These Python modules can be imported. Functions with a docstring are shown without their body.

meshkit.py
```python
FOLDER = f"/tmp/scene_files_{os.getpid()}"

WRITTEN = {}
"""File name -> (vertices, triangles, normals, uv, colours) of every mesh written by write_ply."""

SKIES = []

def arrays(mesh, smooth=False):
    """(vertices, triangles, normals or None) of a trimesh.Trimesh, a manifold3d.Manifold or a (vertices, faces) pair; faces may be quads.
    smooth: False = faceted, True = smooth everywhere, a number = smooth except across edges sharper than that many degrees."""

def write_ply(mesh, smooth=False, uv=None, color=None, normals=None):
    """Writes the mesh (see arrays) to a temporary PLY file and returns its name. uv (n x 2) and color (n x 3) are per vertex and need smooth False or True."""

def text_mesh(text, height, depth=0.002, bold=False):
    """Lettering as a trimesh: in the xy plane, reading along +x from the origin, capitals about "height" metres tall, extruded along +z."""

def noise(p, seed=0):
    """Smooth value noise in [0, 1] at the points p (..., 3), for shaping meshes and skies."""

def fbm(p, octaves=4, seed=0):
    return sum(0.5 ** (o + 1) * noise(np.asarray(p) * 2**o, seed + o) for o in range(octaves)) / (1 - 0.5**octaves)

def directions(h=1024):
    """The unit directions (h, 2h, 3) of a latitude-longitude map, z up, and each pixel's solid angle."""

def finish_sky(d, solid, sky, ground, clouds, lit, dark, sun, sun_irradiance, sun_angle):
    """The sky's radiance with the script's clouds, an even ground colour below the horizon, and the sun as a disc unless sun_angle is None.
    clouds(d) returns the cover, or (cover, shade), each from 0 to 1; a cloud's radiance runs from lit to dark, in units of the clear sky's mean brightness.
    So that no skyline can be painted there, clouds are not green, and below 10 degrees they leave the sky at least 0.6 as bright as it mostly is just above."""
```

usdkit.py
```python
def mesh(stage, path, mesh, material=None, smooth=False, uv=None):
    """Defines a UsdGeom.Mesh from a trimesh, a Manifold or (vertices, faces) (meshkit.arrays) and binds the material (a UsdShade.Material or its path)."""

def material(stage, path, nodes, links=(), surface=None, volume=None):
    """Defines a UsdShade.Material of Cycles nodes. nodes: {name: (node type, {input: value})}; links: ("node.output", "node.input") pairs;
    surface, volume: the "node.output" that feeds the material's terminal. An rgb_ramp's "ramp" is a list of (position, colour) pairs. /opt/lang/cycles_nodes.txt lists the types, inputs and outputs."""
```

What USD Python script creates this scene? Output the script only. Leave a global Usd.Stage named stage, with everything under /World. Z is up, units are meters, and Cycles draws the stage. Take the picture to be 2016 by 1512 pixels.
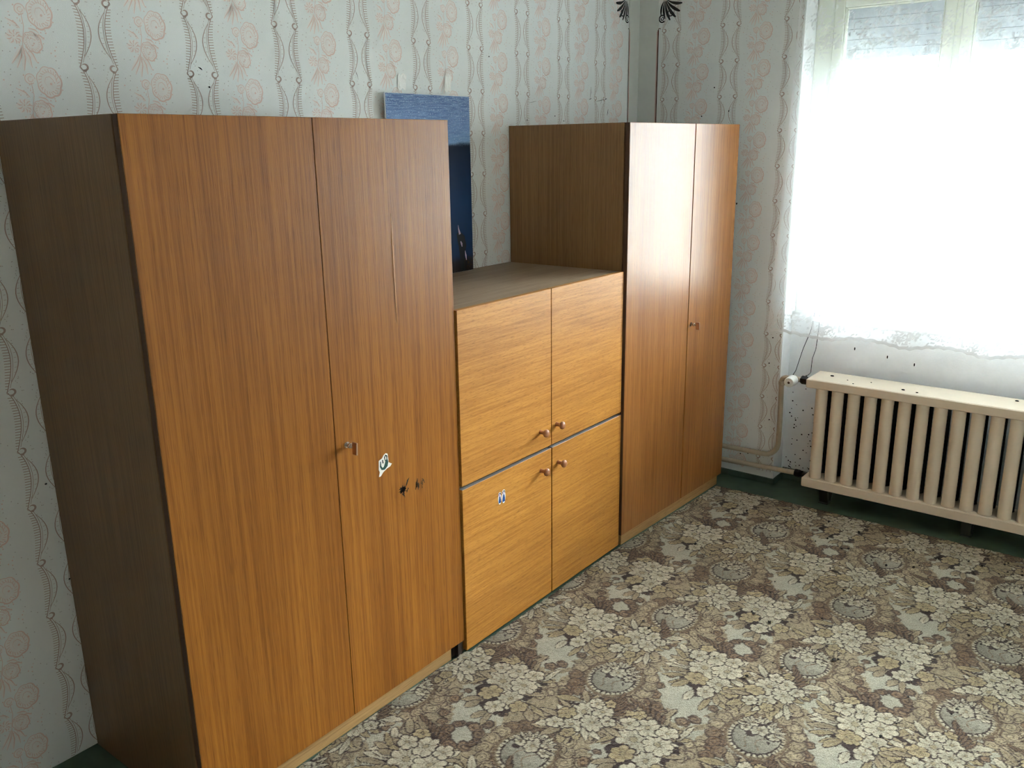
import math, random
import numpy as np, trimesh, usdkit, meshkit
from pxr import Usd, UsdGeom, UsdLux, Gf, Sdf, UsdShade

random.seed(7)
rng = np.random.default_rng(11)
stage = Usd.Stage.CreateInMemory()
UsdGeom.SetStageUpAxis(stage, 'Z')
UsdGeom.Xform.Define(stage, '/World')

# ------------------------------------------------------------------ camera, sky, exposure
CAM = dict(pos=(-0.9565, -2.3153, 1.6767), yaw=0.6611, pitch=0.2699, roll=-0.0143, f=1698.6)
EXPOSURE = 1.72
SKY = 15.0
cam = UsdGeom.Camera.Define(stage, '/World/camera')
cy_, sy_ = math.cos(CAM['yaw']), math.sin(CAM['yaw'])
cp_, sp_ = math.cos(CAM['pitch']), math.sin(CAM['pitch'])
fw = np.array([cp_ * cy_, cp_ * sy_, -sp_])
rt = np.array([sy_, -cy_, 0.0])
up = np.cross(rt, fw)
cr_, sr_ = math.cos(CAM['roll']), math.sin(CAM['roll'])
rt, up = cr_ * rt + sr_ * up, -sr_ * rt + cr_ * up
m = Gf.Matrix4d(*rt, 0, *up, 0, *(-fw), 0, *CAM['pos'], 1)
cam.AddTransformOp().Set(m)
cam.CreateHorizontalApertureAttr(36.0)
cam.CreateVerticalApertureAttr(27.0)
cam.CreateFocalLengthAttr(CAM['f'] / 2016 * 36.0)
cam.CreateClippingRangeAttr(Gf.Vec2f(0.05, 1000))
cam.CreateExposureAttr(EXPOSURE)

sky = UsdLux.DomeLight.Define(stage, '/World/overcast_sky')
sky.CreateIntensityAttr(1.0)
# a standard overcast sky: three times as bright overhead as at the horizon
sky_mat = usdkit.material(stage, '/World/Looks/overcast_sky', {
    't': ('texture_coordinate', {}), 's': ('separate_xyz', {}),
    'm': ('map_range', dict(from_min=0.0, from_max=1.0, to_min=0.42 * SKY, to_max=1.26 * SKY, clamp=True)),
    'b': ('background_shader', dict(color=(0.87, 0.945, 1.0)))},
    [('t.generated', 's.vector'), ('s.z', 'm.value'), ('m.result', 'b.strength')], surface='b.background')
UsdShade.MaterialBindingAPI.Apply(sky.GetPrim()).Bind(sky_mat)

# ------------------------------------------------------------------ helpers
used = {}


def numbered(path):
    n = used.get(path, 0)
    used[path] = n + 1
    return path if n == 0 else f'{path}_{n:03d}'


def prim_path(o):
    return '/World' if o is None else str(o.GetPath())


def obj(name, mesh, mat, parent=None, smooth=False, label=None, kind=None):
    p = numbered(prim_path(parent) + '/' + name)
    g = usdkit.mesh(stage, p, mesh, mat, smooth=smooth).GetPrim()
    if label:
        g.SetCustomDataByKey('label', label)
    if kind:
        g.SetCustomDataByKey('kind', kind)
    return g


def thing(name, label, cat, loc=(0, 0, 0), rotz=0.0, group=None):
    x = UsdGeom.Xform.Define(stage, numbered('/World/' + name))
    x.AddTranslateOp().Set(Gf.Vec3d(*loc))
    if rotz:
        x.AddRotateZOp().Set(rotz)
    return tag(x.GetPrim(), label, cat, group)


def tag(o, label, cat, group=None):
    o.SetCustomDataByKey('label', label)
    o.SetCustomDataByKey('category', cat)
    if group:
        o.SetCustomDataByKey('group', group)
    return o


def struct(name, mesh, mat, label=None, smooth=False):
    o = obj(name, mesh, mat, None, smooth)
    o.SetCustomDataByKey('kind', 'structure')
    if label:
        o.SetCustomDataByKey('label', label)
    return o


def box(x0, x1, y0, y1, z0, z1, b=0.0):
    x0, x1 = sorted((x0, x1)); y0, y1 = sorted((y0, y1)); z0, z1 = sorted((z0, z1))
    if b <= 0:
        return trimesh.creation.box(bounds=[[x0, y0, z0], [x1, y1, z1]])
    pts = []
    for ix in (0, 1):
        for iy in (0, 1):
            for iz in (0, 1):
                c = np.array([(x0, x1)[ix], (y0, y1)[iy], (z0, z1)[iz]], float)
                s = np.array([1 - 2 * ix, 1 - 2 * iy, 1 - 2 * iz]) * b
                for k in range(3):
                    q = c + s
                    q[k] = c[k]
                    pts.append(q)
    return trimesh.convex.convex_hull(np.array(pts))


def join(ms):
    return trimesh.util.concatenate(list(ms))


def cyl(p, q, r, n=24, r2=None):
    """A solid from p to q, with the ends chamfered a little."""
    p, q = np.array(p, float), np.array(q, float)
    d = q - p
    L = np.linalg.norm(d)
    r2 = r if r2 is None else r2
    c = min(r, r2) * 0.12
    prof = np.array([[0, 0], [r - c, 0], [r, c], [r2, L - c], [r2 - c, L], [0, L]])
    mm = trimesh.creation.revolve(prof, sections=n)
    mm.apply_transform(trimesh.geometry.align_vectors([0, 0, 1], d / L))
    mm.apply_translation(p)
    return mm


def lathe(prof, p, d, n=28):
    mm = trimesh.creation.revolve(np.array(prof, float), sections=n)
    mm.apply_transform(trimesh.geometry.align_vectors([0, 0, 1], np.array(d, float)))
    mm.apply_translation(p)
    return mm


def tube(path, r, n=14):
    p = np.array(path, float)
    t = np.gradient(p, axis=0)
    t /= np.linalg.norm(t, axis=1, keepdims=True)
    a = np.cross(t[0], [0.3, 0.5, 0.81]); a /= np.linalg.norm(a)
    V = []
    for k in range(len(p)):
        a = a - t[k] * (a @ t[k]); a /= np.linalg.norm(a)
        b = np.cross(t[k], a)
        an = np.arange(n) * 2 * np.pi / n
        V.append(p[k] + r * (np.cos(an)[:, None] * a + np.sin(an)[:, None] * b))
    V = np.vstack(V)
    F = []
    for k in range(len(p) - 1):
        for j in range(n):
            j2 = (j + 1) % n
            F += [[k * n + j, k * n + j2, (k + 1) * n + j2], [k * n + j, (k + 1) * n + j2, (k + 1) * n + j]]
    c0, c1 = len(V), len(V) + 1
    V = np.vstack([V, p[0], p[-1]])
    e = (len(p) - 1) * n
    for j in range(n):
        j2 = (j + 1) % n
        F += [[c0, j2, j], [c1, e + j, e + j2]]
    return trimesh.Trimesh(V, F, process=False)


def prism(poly, y0, y1, axis='y'):
    """Extrudes a convex or simple polygon. axis y: poly in (x, z); z: poly in (x, y)."""
    from shapely.geometry import Polygon
    mm = trimesh.creation.extrude_polygon(Polygon(poly), abs(y1 - y0), engine='earcut')
    v = mm.vertices.copy()
    if axis == 'y':
        w = np.stack([v[:, 0], max(y0, y1) - v[:, 2], v[:, 1]], 1)
    else:
        w = np.stack([v[:, 0], v[:, 1], min(y0, y1) + v[:, 2]], 1)
    mm = trimesh.Trimesh(w, mm.faces, process=False)
    return mm


def srgb(r, g, b):
    c = np.array([r, g, b], float) / 255
    return tuple(np.where(c < 0.04045, c / 12.92, ((c + 0.055) / 1.055) ** 2.4))


# ------------------------------------------------------------------ materials
L = '/World/Looks/'


def plain(name, color, rough=0.6, metal=0.0, bump=0.0, bscale=60, spec=0.5, var=0.0, vscale=4.0, coat=0.0):
    nodes = {'g': ('geometry', {}), 'p': ('principled_bsdf', dict(base_color=color, roughness=rough, metallic=metal, specular_ior_level=spec, coat_weight=coat, coat_roughness=0.15))}
    links = []
    if var:
        nodes['n'] = ('noise_texture', dict(scale=vscale, detail=5.0, roughness=0.6))
        nodes['r'] = ('rgb_ramp', dict(ramp=[(0.3, tuple(c * (1 - var) for c in color)), (0.7, tuple(min(1, c * (1 + var * 0.6)) for c in color))]))
        links += [('g.position', 'n.vector'), ('n.fac', 'r.fac'), ('r.color', 'p.base_color')]
    if bump:
        nodes['bn'] = ('noise_texture', dict(scale=bscale, detail=4.0))
        nodes['b'] = ('bump', dict(strength=1.0, distance=bump))
        links += [('g.position', 'bn.vector'), ('bn.fac', 'b.height'), ('b.normal', 'p.normal')]
    return usdkit.material(stage, L + name, nodes, links, surface='p.BSDF')


def wood(name, light, dark, grain='z', rough=0.34, fine=1.0, coat=0.0, spec=0.5, broad=0.35, along=1.0):
    """Veneer: fine streaks along one axis over slower bands of tone; a little relief along the pores."""
    s_f = [150.0, 150.0, 150.0]; s_p = [420.0, 420.0, 420.0]; s_b = [7.0, 7.0, 7.0]
    k = 'xyz'.index(grain)
    s_f[k] = 1.7 * along; s_p[k] = 14.0 * along; s_b[k] = 0.55 * along
    nodes = {
        'g': ('geometry', {}),
        'mf': ('mapping', dict(scale=tuple(s_f))), 'mp': ('mapping', dict(scale=tuple(s_p))), 'mb': ('mapping', dict(scale=tuple(s_b))),
        'nf': ('noise_texture', dict(scale=1.0, detail=3.0, roughness=0.6)),
        'np_': ('noise_texture', dict(scale=1.0, detail=1.0)),
        'nb': ('noise_texture', dict(scale=1.0, detail=3.0, roughness=0.55, distortion=0.6)),
        'rf': ('rgb_ramp', dict(ramp=[(0.30, dark), (0.62, light)])),
        'rp': ('rgb_ramp', dict(ramp=[(0.30, (0.62, 0.56, 0.50)), (0.44, (1, 1, 1))])),
        'rb': ('rgb_ramp', dict(ramp=[(0.3, tuple(1 - broad * c for c in (0.85, 1.0, 1.1))), (0.7, (1.0, 1.0, 1.0))])),
        'm1': ('mix_color', dict(blend_type='multiply', fac=0.62 * fine)),
        'm2': ('mix_color', dict(blend_type='multiply', fac=1.0)),
        'b': ('bump', dict(strength=0.5, distance=0.0004)),
        'p': ('principled_bsdf', dict(roughness=rough, specular_ior_level=spec, coat_weight=coat, coat_roughness=0.22)),
    }
    links = [('g.position', 'mf.vector'), ('g.position', 'mp.vector'), ('g.position', 'mb.vector'),
             ('mf.vector', 'nf.vector'), ('mp.vector', 'np_.vector'), ('mb.vector', 'nb.vector'),
             ('nf.fac', 'rf.fac'), ('np_.fac', 'rp.fac'), ('nb.fac', 'rb.fac'),
             ('rf.color', 'm1.a'), ('rp.color', 'm1.b'), ('m1.result', 'm2.a'), ('rb.color', 'm2.b'), ('m2.result', 'p.base_color'),
             ('np_.fac', 'b.height'), ('b.normal', 'p.normal')]
    return usdkit.material(stage, L + name, nodes, links, surface='p.BSDF')


M = {}
M['door_orange'] = wood('door_veneer_orange', srgb(166, 106, 40), srgb(137, 82, 27), 'z', rough=0.38, coat=0.0, spec=0.30)
M['door_honey'] = wood('door_veneer_honey', srgb(202, 141, 64), srgb(174, 113, 43), 'x', rough=0.42, spec=0.38, along=3.2, broad=0.22)
M['door_right'] = wood('door_veneer_red', srgb(166, 110, 56), srgb(140, 86, 38), 'z', rough=0.31, coat=0.0, spec=0.5)
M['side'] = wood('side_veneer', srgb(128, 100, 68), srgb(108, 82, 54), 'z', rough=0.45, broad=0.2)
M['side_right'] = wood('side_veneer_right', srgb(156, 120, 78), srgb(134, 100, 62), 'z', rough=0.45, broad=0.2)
M['top'] = wood('top_veneer', srgb(172, 150, 124), srgb(148, 126, 102), 'x', rough=0.5, broad=0.4)
M['edge'] = plain('dark_edge', srgb(78, 52, 34), 0.6)
M['grey_edge'] = plain('grey_board_edge', srgb(122, 117, 112), 0.7)
M['plinth'] = wood('plinth_wood', srgb(196, 158, 104), srgb(168, 130, 82), 'x', rough=0.6)
M['hole'] = plain('chipped_board', srgb(52, 38, 30), 0.9, bump=0.002, bscale=200)
M['inside'] = plain('cabinet_inside', srgb(120, 96, 66), 0.7)
M['paper'] = plain('wallpaper_ground', srgb(231, 234, 233), 0.75, var=0.05, vscale=2.2, bump=0.0004, bscale=700, spec=0.25)
M['ribbon'] = plain('ribbon_ink', srgb(178, 158, 150), 0.7, spec=0.25)
M['dot_ink'] = plain('dot_ink', srgb(192, 188, 185), 0.7, spec=0.25)
M['rose_fill'] = plain('rose_ground_ink', srgb(234, 230, 227), 0.7, spec=0.25, var=0.05, vscale=40)
M['rose_ink'] = plain('rose_ink', srgb(226, 200, 192), 0.7, spec=0.25)
M['black_ink'] = plain('black_ink', srgb(38, 38, 42), 0.7)
M['border'] = plain('border_ink', srgb(92, 54, 44), 0.6)
M['border_pink'] = plain('border_pink_ink', srgb(206, 168, 156), 0.6)
M['corner_paper'] = plain('corner_paper', srgb(216, 219, 214), 0.75, var=0.06, vscale=6, spec=0.25)
M['paint'] = plain('white_paint', srgb(240, 242, 244), 0.6, var=0.06, vscale=9, bump=0.0006, bscale=120)
M['ceiling'] = plain('ceiling_paint', srgb(225, 224, 220), 0.8)
M['lino'] = plain('green_linoleum', srgb(72, 92, 76), 0.6, var=0.3, vscale=9, bump=0.0006, bscale=90)
M['skirting'] = plain('green_skirting', srgb(66, 84, 72), 0.6, var=0.35, vscale=14)
M['radiator'] = plain('radiator_enamel', srgb(228, 213, 192), 0.42, var=0.06, vscale=9)
M['rear_tube_shade'] = plain('rear_tube_painted_shade', srgb(24, 26, 32), 0.6)  # shade behind the front tubes, painted in as a near-black colour
M['pipe'] = plain('pipe_enamel', srgb(192, 178, 156), 0.45, var=0.1, vscale=20)
M['white_plastic'] = plain('white_plastic', srgb(236, 236, 230), 0.4)
M['nut'] = plain('blackened_nut', srgb(40, 40, 44), 0.35, metal=0.6)
M['hinge_grey'] = plain('grey_steel', srgb(88, 88, 86), 0.45, metal=0.7)
M['chrome'] = plain('chrome', srgb(200, 190, 182), 0.2, metal=1.0)
M['copper'] = plain('coppery_key', srgb(205, 170, 150), 0.28, metal=0.9)
M['knob'] = plain('knob_brown', srgb(168, 112, 78), 0.28, coat=0.5)
M['frame'] = plain('window_frame_paint', srgb(222, 226, 208), 0.45)
M['rail'] = plain('curtain_rail', srgb(200, 190, 170), 0.5)
M['shutter'] = plain('shutter_slats', srgb(104, 108, 118), 0.6)
M['crumb'] = plain('dark_crumb', srgb(30, 26, 24), 0.9)
M['wire'] = plain('dark_wire', srgb(56, 60, 66), 0.6)
M['sticker_white'] = plain('sticker_paper', srgb(238, 232, 224), 0.5)
M['sticker_green'] = plain('sticker_green', srgb(24, 70, 62), 0.4)
M['sticker_dark'] = plain('sticker_dark', srgb(24, 26, 34), 0.4)
M['sticker_blue'] = plain('sticker_blue', srgb(28, 72, 130), 0.4)
M['sticker_lilac'] = plain('sticker_lilac', srgb(206, 186, 206), 0.4)
M['pen'] = plain('pen_ink', srgb(44, 32, 16), 0.7)
M['pen_faint'] = plain('faint_pen_ink', srgb(66, 44, 16), 0.7)
M['scar'] = wood('scar_veneer', srgb(222, 172, 122), srgb(196, 140, 88), 'z', rough=0.4)
M['card_edge'] = plain('card_edge', srgb(216, 222, 230), 0.5)
M['tape'] = usdkit.material(stage, L + 'clear_tape', {
    'n': ('noise_texture', dict(scale=140.0, detail=3.0)), 'g': ('geometry', {}), 'b': ('bump', dict(strength=0.8, distance=0.002)),
    't': ('transparent_bsdf', {}), 'p': ('principled_bsdf', dict(base_color=srgb(248, 247, 243), roughness=0.3)), 'x': ('mix_closure', dict(fac=0.85))},
    [('g.position', 'n.vector'), ('n.fac', 'b.height'), ('b.normal', 'p.normal'), ('t.BSDF', 'x.closure1'), ('p.BSDF', 'x.closure2')], surface='x.closure')
M['glass'] = usdkit.material(stage, L + 'window_glass', {
    'f': ('fresnel', dict(IOR=1.45)), 't': ('transparent_bsdf', dict(color=(0.95, 0.97, 0.96))), 'g': ('glossy_bsdf', dict(roughness=0.0, color=(1, 1, 1))), 'x': ('mix_closure', {})},
    [('f.fac', 'x.fac'), ('t.BSDF', 'x.closure1'), ('g.BSDF', 'x.closure2')], surface='x.closure')
M['ground'] = plain('outside_grass', srgb(128, 127, 122), 0.9, var=0.3, vscale=0.8)
M['added_door_paint'] = plain('added_door_brown', srgb(84, 60, 42), 0.5)
M['far_wall'] = plain('far_wall_paint', srgb(226, 224, 216), 0.8)
M['lace'] = usdkit.material(stage, L + 'lace_net', {
    'a': ('attribute', dict(attribute='lace')), 'g': ('geometry', {}),
    'mr': ('map_range', dict(from_min=0.0, from_max=1.0, to_min=0.09, to_max=0.75)),
    't': ('transparent_bsdf', {}), 'd': ('diffuse_bsdf', dict(color=(0.86, 0.88, 0.90))), 'tr': ('translucent_bsdf', dict(color=(0.84, 0.87, 0.90))),
    'y': ('mix_closure', {}), 'x': ('mix_closure', {}), 'm2': ('map_range', dict(from_min=0.15, from_max=0.7, to_min=0.62, to_max=0.10, clamp=True))},
    [('a.fac', 'mr.value'), ('a.fac', 'm2.value'), ('m2.result', 'y.fac'), ('mr.result', 'x.fac'), ('d.BSDF', 'y.closure1'), ('tr.BSDF', 'y.closure2'), ('t.BSDF', 'x.closure1'), ('y.closure', 'x.closure2')], surface='x.closure')
M['carpet'] = usdkit.material(stage, L + 'carpet_pile', {
    'a': ('attribute', dict(attribute='pile')), 'g': ('geometry', {}),
    'n': ('noise_texture', dict(scale=300.0, detail=3.0, roughness=0.7)), 'b': ('bump', dict(strength=1.0, distance=0.005)),
    'r': ('rgb_ramp', dict(ramp=[(0.32, (0.40, 0.39, 0.37)), (0.66, (1.14, 1.14, 1.14))])), 'm': ('mix_color', dict(blend_type='multiply', fac=0.8, use_clamp=False)),
    'p': ('principled_bsdf', dict(roughness=0.95, specular_ior_level=0.1, sheen_weight=0.15))},
    [('g.position', 'n.vector'), ('n.fac', 'b.height'), ('b.normal', 'p.normal'), ('n.fac', 'r.fac'), ('a.color', 'm.a'), ('r.color', 'm.b'), ('m.result', 'p.base_color')], surface='p.BSDF')

# ------------------------------------------------------------------ sizes read from the photograph
FZ = -0.008                      # floor; the carpet's top lies at about 0
W1, W2, WX = 1.0013, 1.0165, 3.093
M0, M1 = W1, W1 + W2
D, DM, D3a, D3b = 0.571, 0.5766, 0.5863, 0.6222
H1, H2, H3 = 1.75, 1.189, 1.7548
R1 = M1 + 0.9296
T = 0.019
EDGE_Y = -0.835                  # where the window recess begins
NX = 3.205                       # back of the recess
CEIL = 2.56
RX0, RY0 = -1.45, -3.4

# ------------------------------------------------------------------ room shell
struct('floor', box(RX0 - 0.2, 3.6, RY0 - 0.2, 0.2, FZ - 0.1, FZ), M['lino'])
struct('ceiling', box(RX0 - 0.2, 3.6, RY0 - 0.2, 0.2, CEIL, CEIL + 0.1), M['ceiling'])
wall_back = struct('wall_back', box(RX0 - 0.2, WX + 0.4, 0.0, 0.2, FZ, CEIL), M['paper'], 'wall with pale striped floral paper behind the wardrobes')
struct('wall_left', box(RX0 - 0.2, RX0, RY0, 0.0, FZ, CEIL), M['far_wall'])
struct('wall_front', box(RX0 - 0.2, 3.6, RY0 - 0.2, RY0, FZ, CEIL), M['far_wall'])
WY1 = -2.95                      # far end of the recess and of the window
SILL, HEAD = 0.86, 2.37
wall_right = struct('wall_right', join([
    box(WX, 3.45, EDGE_Y, 0.0, FZ, CEIL),
    box(WX, 3.45, RY0, WY1, FZ, CEIL)]), M['paper'], 'window wall, papered pier left of the recess')
obj('recess_panel', box(NX, 3.45, WY1, EDGE_Y, FZ, SILL - 0.03), M['paint'], wall_right, label='white painted wall under the window')
obj('lintel', box(WX, 3.45, WY1, EDGE_Y, HEAD, CEIL), M['paint'], wall_right, label='white painted strip above the window')
obj('recess_side', join([box(WX + 0.002, 3.30, EDGE_Y - 0.004, EDGE_Y, FZ, HEAD)]), M['paint'], wall_right, label='white painted side of the recess')
door = struct('door_1', box(RX0, RX0 + 0.03, -1.36, -0.10, FZ, 2.02, 0.003), M['added_door_paint'], 'dark brown door added out of view in the left wall to cut bounce light')  # unseen dark door, added to soak up bounce light at the lower left
struct('ground', box(3.6, 80, -60, 60, -3.3, -3.0), M['ground'], 'grass outside the window')
# plain grey strips either side of the room's corner
obj('corner_strip', box(2.992, WX, -0.0035, 0.0, FZ, CEIL, 0.001), M['corner_paper'], wall_back)
obj('corner_strip', box(WX - 0.0035, WX, -0.111, -0.0035, FZ, CEIL, 0.001), M['corner_paper'], wall_right)
struct('baseboard_right', join([box(WX - 0.010, WX, EDGE_Y - 0.014, -0.004, FZ, 0.022, 0.002),
                                box(WX - 0.002, NX, EDGE_Y - 0.014, EDGE_Y - 0.004, FZ, 0.022, 0.002),
                                box(NX - 0.012, NX, WY1, EDGE_Y - 0.012, FZ, 0.055, 0.002)]), M['skirting'], 'dark green skirting under the window')

# ------------------------------------------------------------------ printed wallpaper: every stroke a thin shape on the wall


class Print:
    def __init__(self):
        self.v, self.f, self.n = [], [], 0

    def add(self, v, f):
        self.v.append(np.asarray(v, float)); self.f.append(np.asarray(f, int) + self.n); self.n += len(v)

    def stroke(self, pts, w):
        p = np.asarray(pts, float)
        t = np.gradient(p, axis=0); t /= np.linalg.norm(t, axis=1, keepdims=True) + 1e-12
        nrm = np.stack([-t[:, 1], t[:, 0]], 1)
        w = np.broadcast_to(w, (len(p),))[:, None] * 0.5
        k = np.arange(len(p) - 1)
        n = len(p)
        self.add(np.vstack([p + nrm * w, p - nrm * w]), np.vstack([np.stack([k, k + n, k + n + 1], 1), np.stack([k, k + n + 1, k + 1], 1)]))

    def blob(self, c, rx, ry=None, rot=0.0, n=7, lobes=0, amp=0.0):
        ry = rx if ry is None else ry
        a = np.arange(n) * 2 * np.pi / n
        r = 1 + amp * np.cos(lobes * a)
        x, y = rx * r * np.cos(a), ry * r * np.sin(a)
        c0, s0 = math.cos(rot), math.sin(rot)
        k = np.arange(n)
        self.add(np.vstack([np.stack([c[0] + c0 * x - s0 * y, c[1] + s0 * x + c0 * y], 1), [c]]), np.stack([k, (k + 1) % n, np.full(n, n)], 1))

    def uv(self):
        return np.vstack(self.v), np.vstack(self.f)


def arc(c, r, a0, a1, n=12, ry=None):
    a = np.linspace(a0, a1, n)
    return np.stack([c[0] + r * np.cos(a), c[1] + (r if ry is None else ry) * np.sin(a)], 1)


PU, PV = 0.3066, 0.160           # the pattern's repeat
ink, dots, fill, rose = Print(), Print(), Print(), Print()
r_ = random.Random(3)
t = np.linspace(0, 1, 16)
tt = t ** 0.86


def rib(tv):
    return 0.021 * np.sin(np.pi * np.asarray(tv) ** 0.86) ** 0.95


for mir in (0, 1):
    fx = (lambda p: np.stack([0.1 - p[:, 0], p[:, 1]], 1)) if mir else (lambda p: p)
    base = np.stack([rib(t), -PV * t], 1)
    ink.stroke(fx(base), 0.0022)
    ink.stroke(fx(base + [0.0052, 0.0] * 1)[1:-1], 0.0012)
    tl = np.linspace(0.13, 0.86, 12)
    ink.stroke(fx(np.stack([rib(tl) + 0.005 + 0.014 * np.sin(np.pi * (tl - 0.13) / 0.73), -PV * tl], 1)), 0.0011 + 0.0016 * np.sin(np.pi * (tl - 0.13) / 0.73))
    for q in np.linspace(0.10, 0.95, 20):
        ln = 0.016 * math.sin(math.pi * min(1, q * 0.9 + 0.08)) ** 0.6
        u = float(rib(q))
        ink.stroke(fx(np.array([[u - 0.0005, -PV * q], [u - ln, -PV * q + 0.0012]])), 0.0017)
    for q in np.linspace(0.3, 0.7, 6):
        u = float(rib(q)) + 0.012
        ink.stroke(fx(np.array([[u - 0.003, -PV * q], [u + 0.003, -PV * q]])), 0.0008)
    ink.stroke(fx(arc((0.011, -0.001), 0.0085, 2.2, -2.2, 12, 0.0075)), 0.0012 + 0.0042 * np.sin(np.linspace(0, np.pi, 12)))
    ink.blob(fx(np.array([[0.0115, -0.0100]]))[0], 0.0042, 0.0032)
    ink.stroke(fx(arc((0.003, -0.001), 0.0045, 1.2, 5.0, 8)), 0.0012)
    for _ in range(17):
        c = np.array([[0.014 + 0.026 * r_.random(), (r_.random() - 0.5) * 0.085]])
        if abs(c[0, 1]) > 0.012 or c[0, 0] > 0.024:
            dots.blob(fx(c)[0], 0.0013, n=6)


def rose_at(c, s, rot):
    fill.blob(c, 0.030 * s, 0.036 * s, rot, n=28, lobes=7, amp=0.09)
    a = np.linspace(0, 2 * np.pi, 57)
    for k, (sc, w) in enumerate(((1.0, 0.0034), (0.66, 0.0016), (0.36, 0.0016))):
        rr = sc * (1 + 0.10 * np.abs(np.cos(3.5 * a + k)))
        c0, s0 = math.cos(rot), math.sin(rot)
        x, y = 0.028 * s * rr * np.cos(a), 0.034 * s * rr * np.sin(a)
        p = np.stack([c[0] + c0 * x - s0 * y, c[1] + s0 * x + c0 * y], 1)
        wv = w * s * (0.55 + 0.45 * np.cos(a + 0.9 - k))
        if k == 0:
            rose.stroke(p, wv + 0.0012)
        else:
            rose.stroke(p[:38], wv[:38])
    for a in np.linspace(0.3, 6.2, 22):
        rose.stroke([[c[0] + 0.019 * s * math.cos(a), c[1] + 0.023 * s * math.sin(a)], [c[0] + 0.026 * s * math.cos(a + 0.15), c[1] + 0.031 * s * math.sin(a + 0.15)]], 0.0016 * s)
    rose.blob((c[0] + 0.004 * s, c[1] - 0.004 * s), 0.0032 * s)


rose_at((0.222, -0.042), 1.0, 0.1)
rose_at((0.196, -0.110), 0.68, 0.5)
fill.blob((0.154, -0.100), 0.020, 0.017, n=20, lobes=6, amp=0.15)
for a in np.linspace(0, 6.28, 10)[:-1]:
    rose.stroke([[0.154 + 0.005 * math.cos(a), -0.1 + 0.005 * math.sin(a)], [0.154 + 0.013 * math.cos(a + 0.2), -0.1 + 0.012 * math.sin(a + 0.2)], [0.154 + 0.019 * math.cos(a), -0.1 + 0.017 * math.sin(a)]], [0.001, 0.003, 0.001])
fill.blob((0.176, -0.036), 0.014, 0.012, n=14, lobes=5, amp=0.12)
rose.stroke(arc((0.176, -0.036), 0.012, 0, 5.4, 16), 0.0018)
rose.stroke(arc((0.177, -0.037), 0.006, 1, 6.4, 10), 0.0014)
rose.stroke([(0.178, -0.045), (0.180, -0.075), (0.172, -0.110), (0.170, -0.140)], 0.0016)
for (x0, y0, x1, y1) in ((0.170, -0.118, 0.139, -0.163), (0.170, -0.122, 0.150, -0.172), (0.172, -0.125, 0.166, -0.178), (0.174, -0.125, 0.186, -0.170), (0.176, -0.120, 0.200, -0.158), (0.17, -0.08, 0.142, -0.060), (0.2, -0.09, 0.226, -0.102), (0.19, -0.078, 0.214, -0.088)):
    c = ((x0 + x1) / 2, (y0 + y1) / 2)
    fill.blob(c, math.hypot(x1 - x0, y1 - y0) / 2, 0.0052, math.atan2(y1 - y0, x1 - x0), n=12)
    rose.stroke([(x0, y0), (c[0] + 0.004, c[1] + 0.002), (x1, y1)], [0.001, 0.0034, 0.0008])
for _ in range(60):
    rose.blob((0.186 + r_.gauss(0, 0.032), -0.09 + r_.gauss(0, 0.05)), 0.0012 + 0.001 * r_.random(), n=5)
for _ in range(34):
    u = 0.118 + 0.172 * r_.random()
    v = -PV * r_.random()
    if abs(u - 0.19) > 0.045 or r_.random() < 0.2:
        dots.blob((u, v), 0.0015, n=6)


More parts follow.
